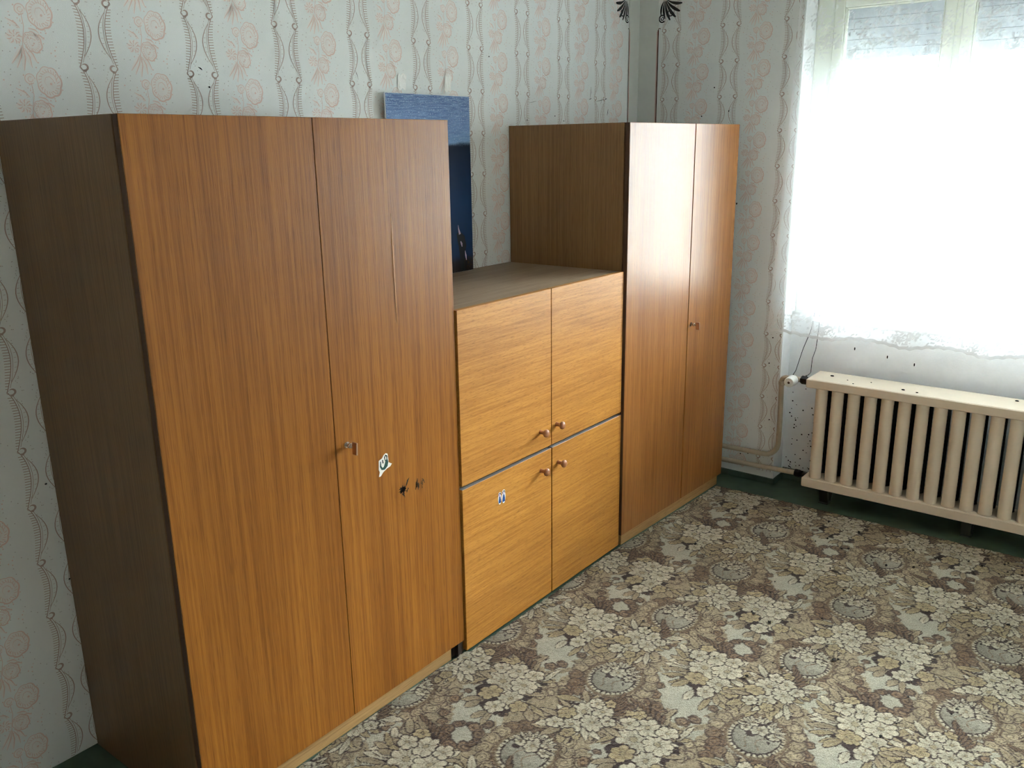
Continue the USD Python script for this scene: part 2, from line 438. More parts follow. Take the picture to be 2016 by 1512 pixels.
def lay(pr, offs, cells, place, clip=None):
    uv, f = pr.uv()
    V, F, n = [], [], 0
    for (cu, cv) in cells:
        p = uv + [cu, cv]
        ff = f
        if clip is not None:
            ok = clip(p)
            ff = f[ok[f].all(1)]
        V.append(p); F.append(ff + n); n += len(p)
    V, F = np.vstack(V), np.vstack(F)
    keep = np.unique(F); inv = np.zeros(len(V), int); inv[keep] = np.arange(len(keep))
    return (place(V[keep], offs), inv[F])


def on_back(p, o):
    return np.stack([p[:, 0], np.full(len(p), -o), p[:, 1]], 1)


def on_right(p, o):
    return np.stack([np.full(len(p), WX - o), -p[:, 0], p[:, 1]], 1)


Z0 = 1.887
rows = [Z0 + PV * k for k in range(-11, 5)]
cols = [0.2315 + PU * k for k in range(-4, 9)]
LAY = (('rose_ground_print', fill, 'rose_fill', 0.0003), ('dot_print', dots, 'dot_ink', 0.0004), ('rose_print', rose, 'rose_ink', 0.0005), ('ribbon_print', ink, 'ribbon', 0.0006))
for nm, pr, mt, o in LAY:
    cells = [(c, r) for c in cols for r in rows]
    obj(nm, lay(pr, o, cells, on_back, lambda p: (p[:, 0] < 2.985) & (p[:, 1] > FZ) & (p[:, 1] < CEIL)), M[mt], wall_back, kind='stuff')
    cells = [(0.1315 + PU * k, r) for k in range(-1, 4) for r in rows]
    obj(nm, lay(pr, o, cells, on_right, lambda p: (p[:, 0] > 0.118) & (p[:, 0] < -EDGE_Y - 0.001) & (p[:, 1] > 0.05) & (p[:, 1] < CEIL)), M[mt], wall_right, kind='stuff')

# border line and black scroll ornament beside the room's corner
for place, u0, sgn, wl in ((on_back, 2.992, 1, wall_back), (on_right, 0.111, -1, wall_right)):
    b1, b2, b3 = Print(), Print(), Print()
    b1.stroke([(u0, 0.05), (u0, 1.2), (u0, 2.212)], 0.0042 if sgn > 0 else 0.0062)
    b2.stroke([(u0 + sgn * 0.006 - (0.0 if sgn > 0 else 0.0), 0.05), (u0 + sgn * 0.006, 2.205)], 0.004)
    b1.stroke(arc((u0 - sgn * 0.007, 2.212), 0.007, 0 if sgn > 0 else np.pi, (np.pi * 0.8) if sgn > 0 else np.pi * 0.2, 10), 0.003)
    for k, (a, ln, w) in enumerate(((196, 0.066, 0.008), (216, 0.076, 0.011), (236, 0.084, 0.012), (254, 0.088, 0.012), (272, 0.086, 0.011), (290, 0.074, 0.009), (310, 0.06, 0.008))):
        aa = math.radians(a if sgn > 0 else 540 - a)
        d = np.array([math.cos(aa), math.sin(aa)]); pn = np.array([-d[1], d[0]]) * sgn
        o = np.array([u0 - sgn * 0.034, 2.352])
        s = np.linspace(0, 1, 10)
        b3.stroke(o + np.outer(0.012 + s * ln, d) - np.outer(0.030 * s ** 2, pn), w * (0.25 + 0.95 * np.sin(np.pi * np.clip(s, 0, 0.97) ** 1.7) ** 0.7))
    b3.stroke(arc((u0 - sgn * 0.018, 2.262), 0.016, 0.5, 5.6, 16), 0.006)
    b3.stroke(arc((u0 - sgn * 0.018, 2.262), 0.007, 2.5, 8.0, 12), 0.004)
    b3.stroke(arc((u0 - sgn * 0.062, 2.285), 0.014, 2.0, 6.5, 14), 0.005)
    obj('border_line', (place(b1.uv()[0], 0.0042), b1.uv()[1]), M['border'], wl)
    obj('border_line', (place(b2.uv()[0], 0.0040), b2.uv()[1]), M['border_pink'], wl)
    obj('scroll_ornament', (place(b3.uv()[0], 0.0010), b3.uv()[1]), M['black_ink'], wl, label='black scroll ornament at the top of the corner strip')

# scuffs, scratches and fly specks on the papered and painted walls
sc = Print()
for (u, v, du, dv, w) in ((2.655, 1.935, -0.006, -0.05, 0.003), (2.66, 1.885, -0.02, -0.006, 0.003), (2.70, 1.872, 0.08, 0.012, 0.002), (2.78, 1.884, 0.016, 0.004, 0.004), (2.81, 1.84, -0.008, -0.03, 0.004), (2.74, 1.86, 0.012, 0.03, 0.002), (0.575, 1.905, 0.012, -0.007, 0.004), (1.19, 1.90, -0.014, 0.03, 0.0016), (2.16, 1.85, 0.06, 0.01, 0.0012)):
    sc.stroke([(u, v), (u + du * 0.5 + 0.002, v + dv * 0.5), (u + du, v + dv)], [w * 0.4, w, w * 0.4])
for (u, v) in ((0.605, 1.852), (2.36, 1.80), (2.43, 1.78), (2.15, 1.78), (-0.02, 0.82), (0.0, 0.53), (0.02, 0.40), (1.9, 2.02)):
    sc.blob((u, v), 0.0035, 0.0025)
obj('scuff_mark', (on_back(sc.uv()[0], 0.0009), sc.uv()[1]), M['black_ink'], wall_back, kind='stuff')
sc = Print()
for (u, v) in ((0.565, 1.39), (0.565, 1.387), (0.42, 1.93), (0.36, 1.80), (0.78, 0.62), (0.80, 0.33), (0.66, 0.12), (0.7, 0.13), (0.5, 1.82), (0.79, 0.75)):
    sc.blob((u, v), 0.0040, 0.003, rot=r_.random() * 3)
obj('scuff_mark', (on_right(sc.uv()[0], 0.0009), sc.uv()[1]), M['black_ink'], wall_right, kind='stuff')
sc = Print()
for k in range(60):
    u, v = 0.86 + 0.17 * r_.random() ** 1.2, 0.06 + 0.45 * r_.random() ** 2
    sc.blob((u, v), 0.0016 + 0.0026 * r_.random(), n=6)
for (u, v) in ((1.15, 0.72), (1.42, 0.68), (1.10, 0.46), (0.93, 0.55), (1.3, 0.7)):
    sc.blob((u, v), 0.003, 0.008, n=7)
obj('dirt_speck', (np.stack([np.full(sc.n, NX - 0.0006), -sc.uv()[0][:, 0], sc.uv()[0][:, 1]], 1), sc.uv()[1]), M['nut'], wall_right, kind='stuff')

# ------------------------------------------------------------------ window
wx = 3.235
win = UsdGeom.Xform.Define(stage, '/World/window_1').GetPrim()
win.SetCustomDataByKey('kind', 'structure')
win.SetCustomDataByKey('label', 'large window behind the lace curtain, two casements')


def ring(x0, x1, y0, y1, z0, z1, w):
    return join([box(x0, x1, y0, y0 + w, z0, z1, 0.004), box(x0, x1, y1 - w, y1, z0, z1, 0.004), box(x0, x1, y0 + w, y1 - w, z0, z0 + w, 0.004), box(x0, x1, y0 + w, y1 - w, z1 - w, z1, 0.004)])


YL, YR = EDGE_Y - 0.004, WY1
obj('window_frame', ring(wx, wx + 0.07, YR, YL, SILL - 0.02, HEAD, 0.086), M['frame'], win)
obj('mullion', box(wx - 0.004, wx + 0.06, -1.462, -1.408, SILL + 0.067, HEAD - 0.087, 0.006), M['frame'], win)
for (a, b) in ((-1.424, -0.922), (YR + 0.08, -1.449)):
    sash = obj('sash', ring(wx - 0.014, wx + 0.05, a, b, SILL + 0.040, HEAD - 0.080, 0.045), M['frame'], win)
    obj('pane', box(wx + 0.02, wx + 0.024, a + 0.04, b - 0.04, SILL + 0.08, HEAD - 0.12), M['glass'], sash)
    obj('glazing_bead', ring(wx - 0.006, wx + 0.02, a + 0.044, b - 0.044, SILL + 0.084, HEAD - 0.124, 0.008), M['frame'], sash)
obj('window_sill', box(NX - 0.022, wx + 0.02, WY1 + 0.002, EDGE_Y - 0.006, SILL - 0.03, SILL, 0.006), M['paint'], win)
sh = None
for k in range(9):
    z = 2.036 + 0.045 * k
    o = obj('shutter_slat', box(3.40, 3.412, YR, YL, z, z + 0.0452, 0.002), M['shutter'], win)

# ------------------------------------------------------------------ curtain of net lace on a rail


def wave(y):
    return 0.014 * np.sin(y * 41.0) + 0.009 * np.sin(y * 23.3 + 1.1) + 0.004 * np.sin(y * 97 + 0.4)


def tile_paint():
    """Density of the lace over one repeat: scrolls, leaves and flowers drawn as lines."""
    pu, pv, n = 0.34, 0.30, 0.002
    X, Y = np.meshgrid(np.arange(0, pu, n), np.arange(0, pv, n), indexing='ij')
    a = np.zeros_like(X)

    def loc(cx, cy, rot):
        dx = (X - cx + pu / 2) % pu - pu / 2; dy = (Y - cy + pv / 2) % pv - pv / 2
        c, s = math.cos(rot), math.sin(rot)
        return c * dx + s * dy, -s * dx + c * dy

    rr = random.Random(5)
    for k in range(14):
        x, y = loc(rr.random() * pu, rr.random() * pv, rr.random() * 6)
        R = 0.022 + 0.022 * rr.random()
        r, th = np.hypot(x, y), np.arctan2(y, x)
        spi = np.abs((r / R * 1.6 - th / (2 * np.pi)) % 1 - 0.5) < 0.085
        a = np.maximum(a, np.where((r < R) & spi, 1.0, 0))
    for k in range(9):
        x, y = loc(rr.random() * pu, rr.random() * pv, rr.random() * 6)
        r, th = np.hypot(x, y), np.arctan2(y, x)
        R = (0.018 + 0.012 * rr.random()) * (0.75 + 0.25 * np.cos(6 * th))
        a = np.maximum(a, np.where(r < R, 0.25, 0)); a = np.maximum(a, np.where((np.abs(r - R) < 0.002) | (np.abs(r - R * 0.5) < 0.0016), 1.0, 0))
    for k in range(18):
        x, y = loc(rr.random() * pu, rr.random() * pv, rr.random() * 6)
        ln = 0.03 + 0.02 * rr.random()
        w = 0.009 * np.clip(1 - (x / ln) ** 2, 0, 1)
        a = np.maximum(a, np.where((np.abs(np.abs(y) - w) < 0.0018) & (np.abs(x) < ln), 0.9, 0))
    return a, pu, pv, n


CX = 3.020
ys = np.arange(-0.838, -3.08, -0.006)
zs = np.linspace(0.0, 1.0, 300)
tile, pu, pv, pn = tile_paint()
Yg, Sg = np.meshgrid(ys, zs, indexing='ij')
hem = 0.786 + 0.010 * np.sin(Yg * 19) + 0.006 * np.abs(np.sin(Yg * 70)) + 0.010 * np.clip((-0.9 - Yg) * 1.2, 0, 1)
top_z = 2.452
Zg = hem + (top_z - hem) * Sg
ed = np.clip((-0.838 - Yg) / 0.03, 0, 1)
Xg = CX + wave(Yg) * (0.45 + 0.55 * Sg) * (0.4 + 0.6 * ed)
Yj = Yg + 0.052 * np.clip((1 - Sg), 0, 1) ** 1.5 * np.clip(1 - (-0.838 - Yg) / 0.5, 0, 1)
ti = (((-Yg * 1.12) % pu) / pn).astype(int) % tile.shape[0]
tj = ((Zg % pv) / pn).astype(int) % tile.shape[1]
band = np.clip(1 - (Zg - hem) / 0.20, 0, 1) ** 0.5 * 0.9 + np.clip((Zg - 1.75) / 0.35, 0, 1) * 0.75 + 0.22
dens = 0.16 + tile[ti, tj] * np.clip(band, 0, 1) * 0.75
dens = np.maximum(dens, np.where(Zg - hem < 0.014, 0.85, 0))
dens = np.maximum(dens, np.where(-0.838 - Yg < 0.011, 0.95, 0))
ny, nz = Yg.shape
idx = np.arange(ny * nz).reshape(ny, nz)
q = np.stack([idx[:-1, :-1], idx[1:, :-1], idx[1:, 1:], idx[:-1, 1:]], -1).reshape(-1, 4)
net = thing('lace_curtain', 'white net lace curtain with scroll pattern hanging over the window', 'curtain')
cg = usdkit.mesh(stage, '/World/lace_curtain/net', (np.stack([Xg, Yj, Zg], -1).reshape(-1, 3), q), M['lace'], smooth=True)
UsdGeom.PrimvarsAPI(cg).CreatePrimvar('lace', Sdf.ValueTypeNames.FloatArray, 'vertex').Set([float(x) for x in dens.ravel()])
rail = thing('curtain_rail', 'curtain rail along the top of the window wall', 'curtain rail')
obj('rail', box(CX - 0.012, CX + 0.012, -3.15, -0.70, 2.456, 2.478, 0.003), M['rail'], rail)
for y in (-0.8, -1.9, -3.0):
    obj('bracket', box(CX - 0.008, WX - 0.0, y - 0.01, y + 0.01, 2.478, 2.494, 0.002), M['rail'], rail)
# ------------------------------------------------------------------ radiator and pipes
RF = 2.95
rad = thing('radiator', 'cream tubular radiator with flat cover standing in the window recess', 'radiator', (RF, -1.0, FZ))
off = np.array([RF, -1.0, FZ])


def at(mm, o=off):
    mm = mm.copy(); mm.apply_translation(-o); return mm


YE = -2.46
obj('top_cover', at(box(RF, 3.138, YE, -1.016, 0.566, 0.608, 0.004)), M['radiator'], rad, label='flat cover along the top of the radiator')
obj('bottom_channel', at(box(RF, 3.12, YE, -1.030, 0.075, 0.121, 0.004)), M['radiator'], rad, label='flat channel along the foot of the radiator')
k = 0
while -1.0825 - 0.0731 * k > YE + 0.03:
    y = -1.0825 - 0.0731 * k
    obj('radiator_tube', at(cyl((RF + 0.036, y, 0.119), (RF + 0.036, y, 0.572), 0.0272, 24)), M['radiator'], rad, smooth=40)
    obj('radiator_tube', at(cyl((RF + 0.132, y, 0.119), (RF + 0.132, y, 0.572), 0.0250, 20)), M['rear_tube_shade'], rad, smooth=40, label='tube of the rear row, shade painted into its dark colour')
    k += 1
for y in (-1.13, -1.75, -2.3):
    obj('foot', at(join([prism([(RF + 0.02, 0.08), (RF + 0.04, 0.08), (RF + 0.065, FZ + 0.004), (RF + 0.05, FZ + 0.004)], y - 0.02, y + 0.02),
                         prism([(RF + 0.13, 0.08), (RF + 0.15, 0.08), (RF + 0.10, FZ + 0.004), (RF + 0.085, FZ + 0.004)], y - 0.02, y + 0.02),
                         box(RF + 0.04, RF + 0.11, y - 0.022, y + 0.022, FZ + 0.001, FZ + 0.006)])), M['hinge_grey'], rad)
PX = 3.058
pipes = thing('heating_pipe', 'upper cream heating pipe rising to the radiator valve', 'pipe')
path = [(PX, -0.03, 0.150), (PX, -0.79, 0.158)]
for a in np.linspace(0, np.pi / 2, 9)[1:]:
    path.append((PX, -0.795 - 0.072 * math.sin(a), 0.158 + 0.072 * (1 - math.cos(a))))
path += [(PX, -0.867, 0.35), (PX, -0.862, 0.535)]
for a in np.linspace(0, np.pi / 2, 7)[1:]:
    path.append((PX, -0.862 - 0.022 * (1 - math.cos(a)), 0.545 + 0.024 * math.sin(a)))
path += [(PX, -0.90, 0.569)]
pp = [np.array(path[0])]
for a, b in zip(path[:-1], path[1:]):
    n = max(1, int(np.linalg.norm(np.subtract(b, a)) / 0.02))
    pp += [np.add(a, np.subtract(b, a) * j / n) for j in range(1, n + 1)]
obj('pipe_run', tube(pp, 0.0125, 16), M['pipe'], pipes, smooth=True)
obj('elbow_collar', cyl((PX, -0.864, 0.530), (PX, -0.864, 0.549), 0.0165, 20), M['pipe'], pipes, smooth=40)
low = thing('heating_pipe', 'lower cream heating pipe running level to the foot of the radiator', 'pipe')
obj('pipe_run', tube([(PX, y, 0.083 + (-0.6 - y) * 0.03) for y in np.linspace(-0.03, -0.965, 40)], 0.0125, 16), M['pipe'], low, smooth=True)
obj('union_nut', lathe([[0, 0], [0.017, 0], [0.020, 0.004], [0.020, 0.026], [0.016, 0.032], [0.016, 0.04], [0, 0.04]], (PX, -0.960, 0.094), (0, -1, 0), 6), M['nut'], low, label='blackened union nut')
obj('nipple', cyl((PX, -0.99, 0.094), (PX, -1.034, 0.096), 0.012), M['nut'], low, smooth=40)
valve = thing('radiator_valve', 'white plastic valve knob with blackened nut beside the radiator', 'valve', (PX, -0.92, 0.566))
vo = np.array([PX, -0.92, 0.566])
obj('valve_body', at(join([cyl((PX, -0.893, 0.568), (PX, -0.962, 0.570), 0.0125), cyl((PX + 0.014, -0.925, 0.568), (PX - 0.030, -0.925, 0.568), 0.015)]), vo), M['pipe'], valve, smooth=40)
obj('knob', at(lathe([[0, 0.062], [0.006, 0.062], [0.0065, 0.060], [0.021, 0.060], [0.0245, 0.056], [0.026, 0.01], [0.024, 0.0], [0, 0]], (PX - 0.018, -0.925, 0.568), (-1, -0.0, 0)), vo), M['white_plastic'], valve, smooth=40, label='white ribbed valve knob')
obj('knob_screw', at(cyl((PX - 0.079, -0.925, 0.568), (PX - 0.0815, -0.925, 0.568), 0.006, 12), vo), M['edge'], valve)
obj('union_nut', at(lathe([[0, 0], [0.016, 0], [0.021, 0.005], [0.021, 0.028], [0.017, 0.034], [0, 0.034]], (PX, -0.955, 0.570), (0, -1, 0), 6), vo), M['nut'], valve, label='blackened union nut')
obj('nipple', at(cyl((PX, -0.985, 0.570), (PX, -1.024, 0.572), 0.011), vo), M['pipe'], valve, smooth=40)
for i, (pts, lab) in enumerate(((((-0.955, 0.93), (-0.951, 0.86), (-0.944, 0.79), (-0.925, 0.70), (-0.912, 0.60), (-0.914, 0.588)), 'thin dark wire curving down to the white valve knob'),
                                (((-0.975, 0.93), (-0.978, 0.80), (-0.975, 0.70), (-0.974, 0.66), (-0.985, 0.60), (-0.978, 0.588)), 'thin dark wire hanging straight down to the blackened nut'))):
    p = np.array(pts)
    s = np.linspace(0, 1, 30)
    tn = np.linspace(0, 1, len(p))
    x = np.interp(s, [0, 0.4, 1], [3.195, 3.18, 3.062])
    tag(obj('wire', tube(np.stack([x, np.interp(s, tn, p[:, 0]), np.interp(s, tn, p[:, 1])], 1), 0.0016, 6), M['wire'], smooth=True), lab, 'wire')

# ------------------------------------------------------------------ carpet
# One repeat of the woven pattern: medallions, bouquets, scrolls and pale ground, worked out as yarn colours.
CPU, CPV, CN = 0.912, 0.484, 0.0015
CXg, CYg = np.meshgrid(np.arange(0, CPU - 1e-9, CN), np.arange(0, CPV - 1e-9, CN), indexing='ij')
CREAM, PALE, TAN, OCHRE, BROWN, DARK, GREY = (np.array(srgb(*c)) for c in ((238, 227, 198), (208, 202, 180), (188, 170, 138), (204, 184, 142), (142, 114, 86), (62, 41, 35), (188, 181, 160)))


def torus_noise(scale, seed, oct=3):
    a, b = CXg / CPU * 2 * np.pi, CYg / CPV * 2 * np.pi
    ra, rb = CPU / (2 * np.pi) * scale, CPV / (2 * np.pi) * scale
    p = np.stack([ra * np.cos(a) + 50, ra * np.sin(a) + 40 + rb * np.cos(b) * 1.3, rb * np.sin(b) + 30 + 0.35 * rb * np.cos(b)], -1)
    return meshkit.fbm(p, oct, seed)


YARN = np.empty(CXg.shape + (3,))
n1, n2, n3 = torus_noise(30, 1), torus_noise(120, 2, 2), torus_noise(14, 3, 2)
YARN[:] = TAN * (0.80 + 0.42 * n1[..., None])
YARN[n2 > 0.60] *= 0.72
cr = random.Random(21)


def local(cx, cy, rot, R):
    """Samples within R of a point, on the torus, in the motif's own frame."""
    i0, j0 = int(round(cx / CN)), int(round(cy / CN)); k = int(R / CN) + 2
    I = np.arange(i0 - k, i0 + k + 1) % CXg.shape[0]; J = np.arange(j0 - k, j0 + k + 1) % CXg.shape[1]
    dx, dy = np.meshgrid((np.arange(-k, k + 1) + i0) * CN - cx, (np.arange(-k, k + 1) + j0) * CN - cy, indexing='ij')
    c, s = math.cos(rot), math.sin(rot)
    return np.ix_(I, J), c * dx + s * dy, -s * dx + c * dy


def put(ix, mask, col):
    a = YARN[ix]
    mk = mask.astype(float)[..., None] if mask.dtype == bool else mask[..., None]
    YARN[ix] = a * (1 - mk) + np.asarray(col) * mk


def scroll(cx, cy, R, rot, base, line, turns=2.0, w=0.16):
    ix, x, y = local(cx, cy, rot, R * 1.1)
    base = np.asarray(base) * (0.88 + 0.34 * n2[ix])[..., None]
    r, th = np.hypot(x, y * 1.15), np.arctan2(y, x)
    Rb = R * (1 + 0.06 * np.cos(5 * th))
    put(ix, (r < Rb) * 0.9, base * (0.92 + 0.25 * np.clip(1 - r / R, 0, 1))[..., None])
    put(ix, ((np.abs((r / R * turns - th / (2 * np.pi)) % 1 - 0.5) < w) & (r < Rb)) * 0.75, line)
    put(ix, (np.abs(r - Rb) < 0.0022) * 0.85, line)


def flower(cx, cy, R, n, rot, base, squash=0.85, heart=True):
    ix, x, y = local(cx, cy, rot, R * 1.35)
    y = y / squash
    r, th = np.hypot(x, y), np.arctan2(y, x)
    ph = n * th / 2
    Rb = R * (0.66 + 0.34 * np.abs(np.cos(ph)) ** 0.6) * (1 + 0.06 * np.sin(2 * th + cx * 40))
    put(ix, r < Rb + 0.0052, DARK)
    inner = r < Rb
    tone = 0.80 + 0.22 * np.clip(r / R, 0, 1)
    streak = 0.5 + 0.5 * np.sin(th * 23 + 9 * np.sin(3 * th + cx * 50))
    tone = tone * (1 - 0.20 * streak * np.clip(1.1 - r / R, 0, 1)) * (0.86 + 0.26 * n2[ix])
    put(ix, inner, np.asarray(base) * tone[..., None])
    put(ix, (inner & (np.abs(np.cos(ph)) < 0.16 + 0.10 * (1 - r / R)) & (r > 0.32 * R)) * 0.8, BROWN)
    put(ix, (inner & (np.abs(np.sin(ph)) < 0.10) & (r < 0.6 * R) & (r > 0.2 * R)) * 0.5, BROWN)
    if heart:
        put(ix, (r < 0.22 * R) * 0.75, OCHRE * 0.8)
        put(ix, ((np.abs(r - 0.22 * R) < 0.0022) & (np.sin(9 * th) > 0)) * 0.9, DARK)


def leaf(cx, cy, ln, w, rot, base, edge=None):
    ix, x, y = local(cx, cy, rot, ln * 1.15)
    prof = w * np.clip(1 - (x / ln) ** 2, 0, 1) ** 0.8
    ins = (np.abs(x) < ln)
    put(ix, ins & (np.abs(y) < prof + 0.0032), DARK if edge is None else edge)
    put(ix, ins & (np.abs(y) < prof), np.asarray(base) * (0.85 + 0.2 * np.clip(x / ln, -1, 1))[..., None])
    put(ix, (ins & (np.abs(y) < 0.0012) & (x < 0.5 * ln)) * 0.6, BROWN)


# small tan scrolls everywhere
for k in range(120):
    base = TAN * (0.9 + 0.34 * cr.random())
    scroll(cr.random() * CPU, cr.random() * CPV, 0.014 + 0.018 * cr.random(), cr.random() * 6.3, base, DARK * 1.6, 1.6 + cr.random(), 0.10)
# pale ground showing through in ragged patches
for (cx, cy, R, q) in ((0.075, 0.245, 0.085, 0.55), (0.53, 0.235, 0.095, 0.5), (0.33, 0.01, 0.06, 0.6), (0.79, 0.47, 0.07, 0.5), (0.36, 0.30, 0.05, 0.8), (0.86, 0.20, 0.05, 0.8)):
    ix, x, y = local(cx, cy, 0.5, R * 2.6)
    r = np.hypot(x * q, y)
    put(ix, r < R * (0.35 + 1.25 * n1[ix]), PALE * 0.98)
    for k in range(13):
        a = k / 13 * 6.283 + cr.random() * 0.3
        scroll(cx + R / q * 0.95 * math.cos(a) * 0.9, cy + R * 1.0 * math.sin(a), 0.013 + 0.012 * cr.random(), cr.random() * 6.3, BROWN * (0.95 + 0.4 * cr.random()), DARK, 1.5, 0.2)
# medallions
for (cx, cy, kind) in ((0.0, 0.0, 0), (0.456, -0.016, 1)):
    R = 0.078
    for k in range(19):
        a = k / 19 * 6.283
        rr = R * 1.62 + 0.012 * cr.random()
        dark = 1.9 < a < 4.0 if kind else a < 1.0
        scroll((cx + rr * math.cos(a)) % CPU, (cy + rr * 0.9 * math.sin(a)) % CPV, 0.024 + 0.006 * cr.random(), a + 1.0, (BROWN * 0.95 if dark else TAN * (0.95 + 0.2 * cr.random())), DARK if dark else DARK * 1.5, 1.9, 0.11)
    ix, x, y = local(cx % CPU, cy % CPV, 0.0, R * 1.5)
    r, th = np.hypot(x, y * 1.12), np.arctan2(y, x)
    put(ix, r < R * 1.30, TAN * (0.85 + 0.25 * n2[ix])[..., None])
    for q_ in (1.24, 1.20, 1.36, 1.42):
        put(ix, (np.abs(r - R * q_ * (1 + 0.012 * np.sin(3 * th + kind))) < 0.0014) * 0.8, BROWN * 0.6)
    put(ix, np.abs(r - R * 1.29) < 0.0022, BROWN * 0.8)
    put(ix, ((r < R * 1.15) & (r > R)) * (0.35 + 0.6 * (x < 0.2 * R)), CREAM * 0.85)
    put(ix, (r < R * 1.16) & (r > R * 1.01) & (np.sin(34 * th) > 0.45) & (x < 0.3 * R), DARK)
    put(ix, r < R, GREY * 0.94 * (0.70 + 0.70 * np.clip(0.45 + (x - 0.4 * y) / R * 0.5, 0, 0.8) + 0.22 * (n2[ix] - 0.5))[..., None])
    put(ix, np.abs(r - R * 0.99) < 0.0030, DARK)
    put(ix, ((np.abs(y + 0.012 * np.sin(x * 70) + 0.02) < 0.0018) | (np.abs(y - 0.018 + 0.008 * np.sin(x * 90)) < 0.0015)) & (r < R * 0.8), BROWN)
    put(ix, (r < R * 0.95) & (x > 0.016 + 0.03 * (n1[ix] - 0.5) * 4) & (np.abs(y) < 0.055), DARK * 1.2)
    for k in range(16):
        leaf((cx + 0.020 + 0.055 * cr.random()) % CPU, (cy + cr.gauss(0, 0.03)) % CPV, 0.018, 0.0055, cr.random() * 6.3, (TAN, CREAM * 0.85)[k % 2])
    for (dx, dy, fr, nn) in ((0.036, 0.004, 0.032, 6), (0.060, 0.036, 0.021, 6), (0.064, -0.030, 0.022, 5), (0.028, 0.044, 0.019, 5), (0.028, -0.044, 0.020, 6), (0.086, 0.004, 0.018, 5)):
        flower((cx + dx) % CPU, (cy + dy) % CPV, fr, nn, cr.random() * 6, CREAM * (0.92 + 0.1 * cr.random()))
    for k in range(9):
        a = -1.5 + 3.0 * k / 8
        leaf((cx + 0.034 + 0.052 * math.cos(a)) % CPU, (cy + 0.058 * math.sin(a)) % CPV, 0.016, 0.005, a, CREAM * 0.9)
# bouquets between the medallions
for (bx, by, rot) in ((0.225, 0.235, 0.4), (0.680, 0.225, 0.4), (0.235, 0.44, -0.5), (0.695, 0.03, -0.3)):
    cb, sb = math.cos(rot), math.sin(rot)

    def P(x, y):
        return (bx + cb * x - sb * y) % CPU, (by + sb * x + cb * y) % CPV
    big = by < 0.3 and by > 0.1
    s = 1.0 if big else 0.78
    ix, x, y = local(bx % CPU, by % CPV, rot, 0.2 * s)
    put(ix, np.hypot(x * 0.72, y * 1.05) < 0.102 * s * (0.62 + 0.75 * n1[ix]), DARK)
    for k in range(46):
        a = cr.random() * 6.283
        rr = (0.05 + 0.085 * cr.random()) * s
        px, py = P(1.4 * rr * math.cos(a), rr * math.sin(a))
        leaf(px, py, 0.026 + 0.022 * cr.random(), 0.0085 + 0.006 * cr.random(), rot + a + cr.gauss(0, 0.35), (CREAM, OCHRE, TAN * 1.15)[cr.randrange(3)] * (0.9 + 0.12 * cr.random()))
    for k in range(7):
        px, py = P((0.13 + 0.012 * k) * s, (-0.05 + 0.016 * k) * s)
        leaf(px, py, 0.024, 0.005, rot + 0.25 + 0.12 * (k - 3), BROWN * 0.9)
    for (dx, dy, fr, nn, base) in ((-0.065, -0.020, 0.037, 7, CREAM), (0.018, 0.026, 0.043, 9, CREAM), (0.012, -0.046, 0.036, 8, CREAM), (-0.048, 0.050, 0.028, 6, OCHRE * 1.1), (0.082, -0.010, 0.032, 6, CREAM), (0.088, 0.048, 0.024, 5, CREAM), (-0.115, 0.018, 0.025, 6, CREAM), (-0.10, -0.055, 0.022, 5, OCHRE * 1.1), (0.07, -0.068, 0.023, 5, CREAM), (0.135, 0.022, 0.018, 5, OCHRE * 1.15)):
        px, py = P(dx * s, dy * s)
        flower(px, py, fr * s * 1.42, nn, cr.random() * 6, base * (0.9 + 0.12 * cr.random()), 0.80 + 0.15 * cr.random())
# fine scroll lines drawn over the quiet parts, and wear
lum = YARN.mean(-1)
quiet = (lum > 0.16) & (lum < 0.46)
swirl = np.abs(((n1 * 9 + 0.6 * n2) % 1) - 0.5) < 0.07
YARN[quiet & swirl] *= 0.62
YARN *= (0.86 + 0.28 * n3)[..., None] * (0.90 + 0.2 * n2)[..., None]
YARN = np.clip(YARN * 0.78, 0.004, 0.9)


def carpet_grid(xs, e):
    """Vertices of the carpet: xs along the wall, e from the wall side (0) into the room (1)."""
    X, E = np.meshgrid(xs, e, indexing='ij')
    edge = np.interp(X, [-3, 1.0, 1.02, 2.0, 2.03, 2.94, 2.96, 4], [-0.566, -0.566, -0.5825, -0.5825, -0.586, -0.625, -0.45, -0.45])
    edge = edge + 0.006 * (meshkit.noise(np.stack([X * 40, X * 0, X * 0], -1), 4) - 0.6) + 0.004 * (meshkit.noise(np.stack([X * 150, X * 0, X * 0], -1), 5) - 0.5)
    return X, edge + (-3.3 - edge) * E


def spaced(a, b, step):
    return np.linspace(a, b, int(round((b - a) / step)) + 1)


xs = np.concatenate([np.linspace(-1.35, -0.15, 16)[:-1], spaced(-0.15, 2.90, 0.0034)])
e = np.concatenate([spaced(0, 0.73, 0.0034 / 2.72), np.linspace(0.73, 1.0, 14)[1:]])
X, Y = carpet_grid(xs, e)
relief = meshkit.noise(np.stack([X * 210, Y * 210, X * 0], -1), 8) * 0.6 + meshkit.noise(np.stack([X * 90, Y * 90, X * 0 + 3], -1), 9) * 0.4
Z = -0.0020 + 0.0042 * (relief - 0.5) + 0.0012 * (meshkit.noise(np.stack([X * 9, Y * 9, X * 0], -1), 10) - 0.5)
ux, uy = X + 0.004 * (meshkit.noise(np.stack([X * 25, Y * 25, X * 0], -1), 12) - 0.5), Y + 0.004 * (meshkit.noise(np.stack([X * 25, Y * 25, X * 0 + 9], -1), 13) - 0.5)
ii = (np.round((ux - 1.630) % CPU / CN).astype(int)) % YARN.shape[0]
jj = (np.round((uy + 1.044) % CPV / CN).astype(int)) % YARN.shape[1]
